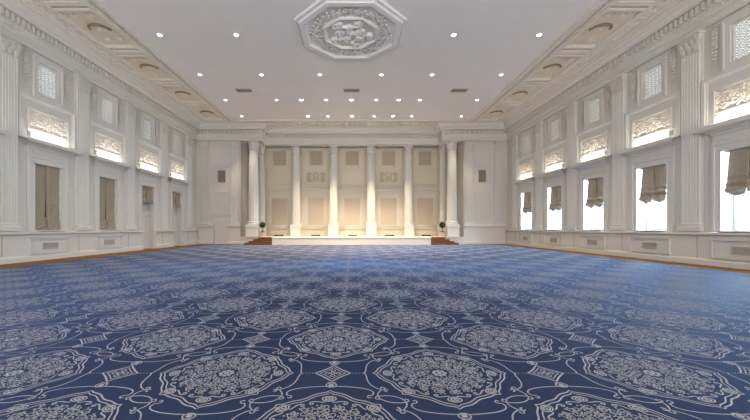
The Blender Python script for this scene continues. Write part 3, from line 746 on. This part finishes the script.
def medallion(lod):
    S = []; k = (1, .6, .4)[lod]; N = lambda n: max(5, int(n*k))
    wo = (.0095, .0095, .008)[lod]
    for sx in (-1, 1):
        for sy in (-1, 1):
            m = np.array((sx, sy))
            side = np.concatenate([bez([(.615, 0), (.575, .035), (.63, .20), (.50, .275)], N(16)), spiral(.487, .255, .025, .008, pi/2.3, .9, N(8))])
            S.append(strip(side*m, wo))
            diag = np.concatenate([spiral(.455, .285, .004, .028, pi, .75, N(8)), bez([(.48, .27), (.60, .38), (.47, .50), (.335, .455)], N(14)), spiral(.34, .43, .026, .006, pi/2, .9, N(8))])
            S.append(strip(diag*m, wo))
            top = np.concatenate([spiral(.285, .445, .004, .028, 0, -.8, N(8)), bez([(.30, .47), (.36, .56), (.18, .605), (0, .605)], N(14))])
            S.append(strip(top*m, wo))
    th = np.linspace(0, 2*pi, N(128), endpoint=False); q = np.abs(np.sin(4*th))
    for off, w in ((0, (.011, .011, .009)[lod]), (-.03, .009)):
        r = .478+.062*(1-q**.55)-.024*(1-np.cos(4*th))+.014*np.sin(8*th)**2+off
        S.append(strip(np.stack([r*np.cos(th), r*np.sin(th)], 1), w, True))
    for a in range(8):
        t = pi*a/4; ca, sa = cos(t), sin(t); Rm = np.array(((ca, sa), (-sa, ca)))
        e = np.array([(.422+.034*cos(2*pi*b/N(14)), .048*sin(2*pi*b/N(14))) for b in range(N(14))]); S.append(strip(e@Rm, .010, True))
        if lod < 2:
            e = np.array([(.422+.019*cos(2*pi*b/8), .028*sin(2*pi*b/8)) for b in range(8)]); S.append(strip(e@Rm, .012, True))
        V, Fq = disc(.422, 0, .008, .012, 6); S.append((V@Rm, Fq))
        t2 = t+pi/8; ca, sa = cos(t2), sin(t2); Rm = np.array(((ca, sa), (-sa, ca)))
        for mm in (1, -1):
            sc = np.concatenate([spiral(.375, .035, .004, .02, 0, 1.0, N(7)), bez([(.395, .035), (.40, .08), (.355, .09), (.36, .125)], N(8))])
            S.append(strip((sc*np.array((1, mm)))@Rm, .010))
    for rr, n, r1, w in ((.318, 36, .0275, .007), (.276, 32, .0275, .007), (.234, 27, .0275, .007), (.192, 22, .0275, .007), (.150, 17, .0275, .007), (.108, 12, .027, .007)):
        for a in range(n):
            t = 2*pi*a/n; sg = 1 if a % 2 else -1
            jr = .007*sin(5.3*a*a+rr*90); t += .05*sin(3.1*a+rr*57); S.append(strip(spiral((rr+jr)*cos(t), (rr+jr)*sin(t), .009, r1*(1+.15*sin(a*2.3)), t+2.4*a+rr*31, (1.3+.2*sin(a))*sg, N(15)), w*(1, 1.2, 2.1)[lod]))
            if lod < 2:
                t += pi/n; V, Fq = disc((rr+.025)*cos(t), (rr+.025)*sin(t), .008, .008, 6); S.append((V, Fq))
    for a in range(8):
        t = 2*pi*a/8; V, Fq = disc(.045*cos(t), .045*sin(t), .018, .018, 6); S.append((V, Fq))
    V, Fq = disc(0, 0, .022, .022, 8); S.append((V, Fq))
    return join(S)
def diamond(lod):
    S = []; N = 8 if lod == 0 else 5
    q = []
    for a in range(4):
        p0 = np.array((.145, 0)) if a % 2 == 0 else np.array((0, .15)); p1 = np.array((0, .15)) if a % 2 == 0 else np.array((.145, 0))
        sx = (1, -1, -1, 1)[a]; sy = (1, 1, -1, -1)[a]; mid = (p0+p1)/2*.86
        q.append(np.array([(1-t)**2*p0+2*t*(1-t)*mid+t*t*p1 for t in np.linspace(0, 1, N)[:-1]])*np.array((sx, sy)))
    P = np.concatenate(q); S.append(strip(P, .013, True)); S.append(strip(P*.72, .008, True))
    for x, y in ((0, 0), (.045, 0), (-.045, 0), (0, .045), (0, -.045)):
        S.append(strip([(x+.018*cos(2*pi*b/8), y+.018*sin(2*pi*b/8)) for b in range(8)], .009, True))
    for sy in (-1, 1):
        S.append(strip([(.04*cos(2*pi*b/10), sy*.208+.034*sin(2*pi*b/10)) for b in range(10)], .011, True)); S.append(disc(0, sy*.208, .022, .018, 8))
        S.append(strip([(-.03, sy*.165), (0, sy*.172), (.03, sy*.165)], .009))
    for sx in (-1, 1):
        for d_ in range(4): S.append(strip([(sx*(.158+.026*d_), 0), (sx*(.170+.026*d_), 0)], .008))
    return join(S)
def join(S):
    vs, fs, b = [], [], 0
    for V, Fq in S: vs.append(V); fs.append(Fq+b); b += len(V)
    return np.concatenate(vs), np.concatenate(fs)
cx0, cx1, cy0, cy1 = -10.2, 10.25, -4.0, 23.45
ZP, ZY = .016, .0185
PX, PY, OX, OY = .866, .832, -.171, 3.56
MED = [medallion(0), medallion(1), medallion(2)]; DIA = [diamond(0), diamond(1), diamond(1)]
VV = [np.array([(x, y, z) for z in (0.001, ZP) for y in (cy0, cy1) for x in (cx0, cx1)])]
FF = [np.array([(0, 2, 3, 1), (4, 5, 7, 6), (0, 1, 5, 4), (2, 6, 7, 3), (0, 4, 6, 2), (1, 3, 7, 5)])]; base = 8
for i in range(-13, 14):
    for j in range(-5, 25):
        x = OX+i*PX; y = OY+j*PY
        if y < .3: continue
        med = (i+j) % 2 == 0; g = .6 if med else .25
        if x-g < cx0+.03 or x+g > cx1-.03:
            if x < cx0-.3 or x > cx1+.3: continue
        lod = 0 if y < 6 else (1 if y < 12 else 2)
        V, Fq = (MED if med else DIA)[lod]
        P = V+np.array((x, y))
        keep = np.all((P[Fq][:, :, 0] > cx0+.02) & (P[Fq][:, :, 0] < cx1-.02) & (P[Fq][:, :, 1] < cy1-.02), axis=1)
        VV.append(np.concatenate([P, np.full((len(P), 1), ZY)], 1)); FF.append(Fq[keep]+base); base += len(P)
V = np.concatenate(VV); Fq = np.concatenate(FF)
me = bpy.data.meshes.new('carpet'); me.vertices.add(len(V)); me.vertices.foreach_set('co', V.astype(np.float32).ravel())
me.loops.add(Fq.size); me.loops.foreach_set('vertex_index', Fq.astype(np.int32).ravel())
me.polygons.add(len(Fq)); me.polygons.foreach_set('loop_start', np.arange(0, Fq.size, 4, dtype=np.int32))
mi = np.ones(len(Fq), np.int32); mi[:6] = 0
me.polygons.foreach_set('material_index', mi); me.update(calc_edges=True)
me.materials.append(M['carpet']); me.materials.append(M['yarn'])
o = bpy.data.objects.new('carpet', me); C.objects.link(o)
tag(o, 'navy blue carpet covered in pale scrollwork medallions, filling the hall floor', 'carpet')

# ------------------------------------------------------------------ light
w = bpy.data.worlds.new('World'); bpy.context.scene.world = w; w.use_nodes = True
w.cycles.sampling_method = 'NONE'
bg = w.node_tree.nodes['Background']; bg.inputs[0].default_value = (.84, .92, 1, 1); bg.inputs[1].default_value = .62
DAY = (.56, .77, 1)
for c in BAYS:
    lamp('daylight', 'AREA', (XR+.8, c, 2.45), (0, radians(62), 0), 400, DAY, shape='RECTANGLE', size=2.4, size_y=1.25)
for x in rx:
    lamp('rear_fill', 'AREA', (x, YREAR-.45, 3.5), (radians(-130), 0, pi), 215, (1, .985, .96), shape='RECTANGLE', size=2.1, size_y=3.4)  # unseen fill lamps, added behind the camera to brighten hall and ceiling

# ------------------------------------------------------------------ camera
cam = bpy.data.cameras.new('camera'); co = bpy.data.objects.new('camera', cam); C.objects.link(co)
co.location = (0, 0, 1.2); co.rotation_euler = (radians(90), 0, 0)
cam.sensor_width = 36; cam.sensor_fit = 'HORIZONTAL'; cam.lens = F/750*36
cam.shift_x = 21/750; cam.shift_y = 18/750; cam.clip_end = 200; cam.clip_start = .05
sc = bpy.context.scene; sc.camera = co
sc.view_settings.view_transform = 'Standard'; sc.view_settings.look = 'None'; sc.view_settings.gamma = 1; sc.view_settings.use_curve_mapping = False
sc.view_settings.exposure = 1.22
sc.cycles.max_bounces = 8; sc.cycles.diffuse_bounces = 4; sc.cycles.transparent_max_bounces = 12; sc.cycles.sample_clamp_indirect = 1.6; sc.cycles.caustics_reflective = False; sc.cycles.caustics_refractive = False; sc.cycles.blur_glossy = 1.0; sc.cycles.use_adaptive_sampling = False
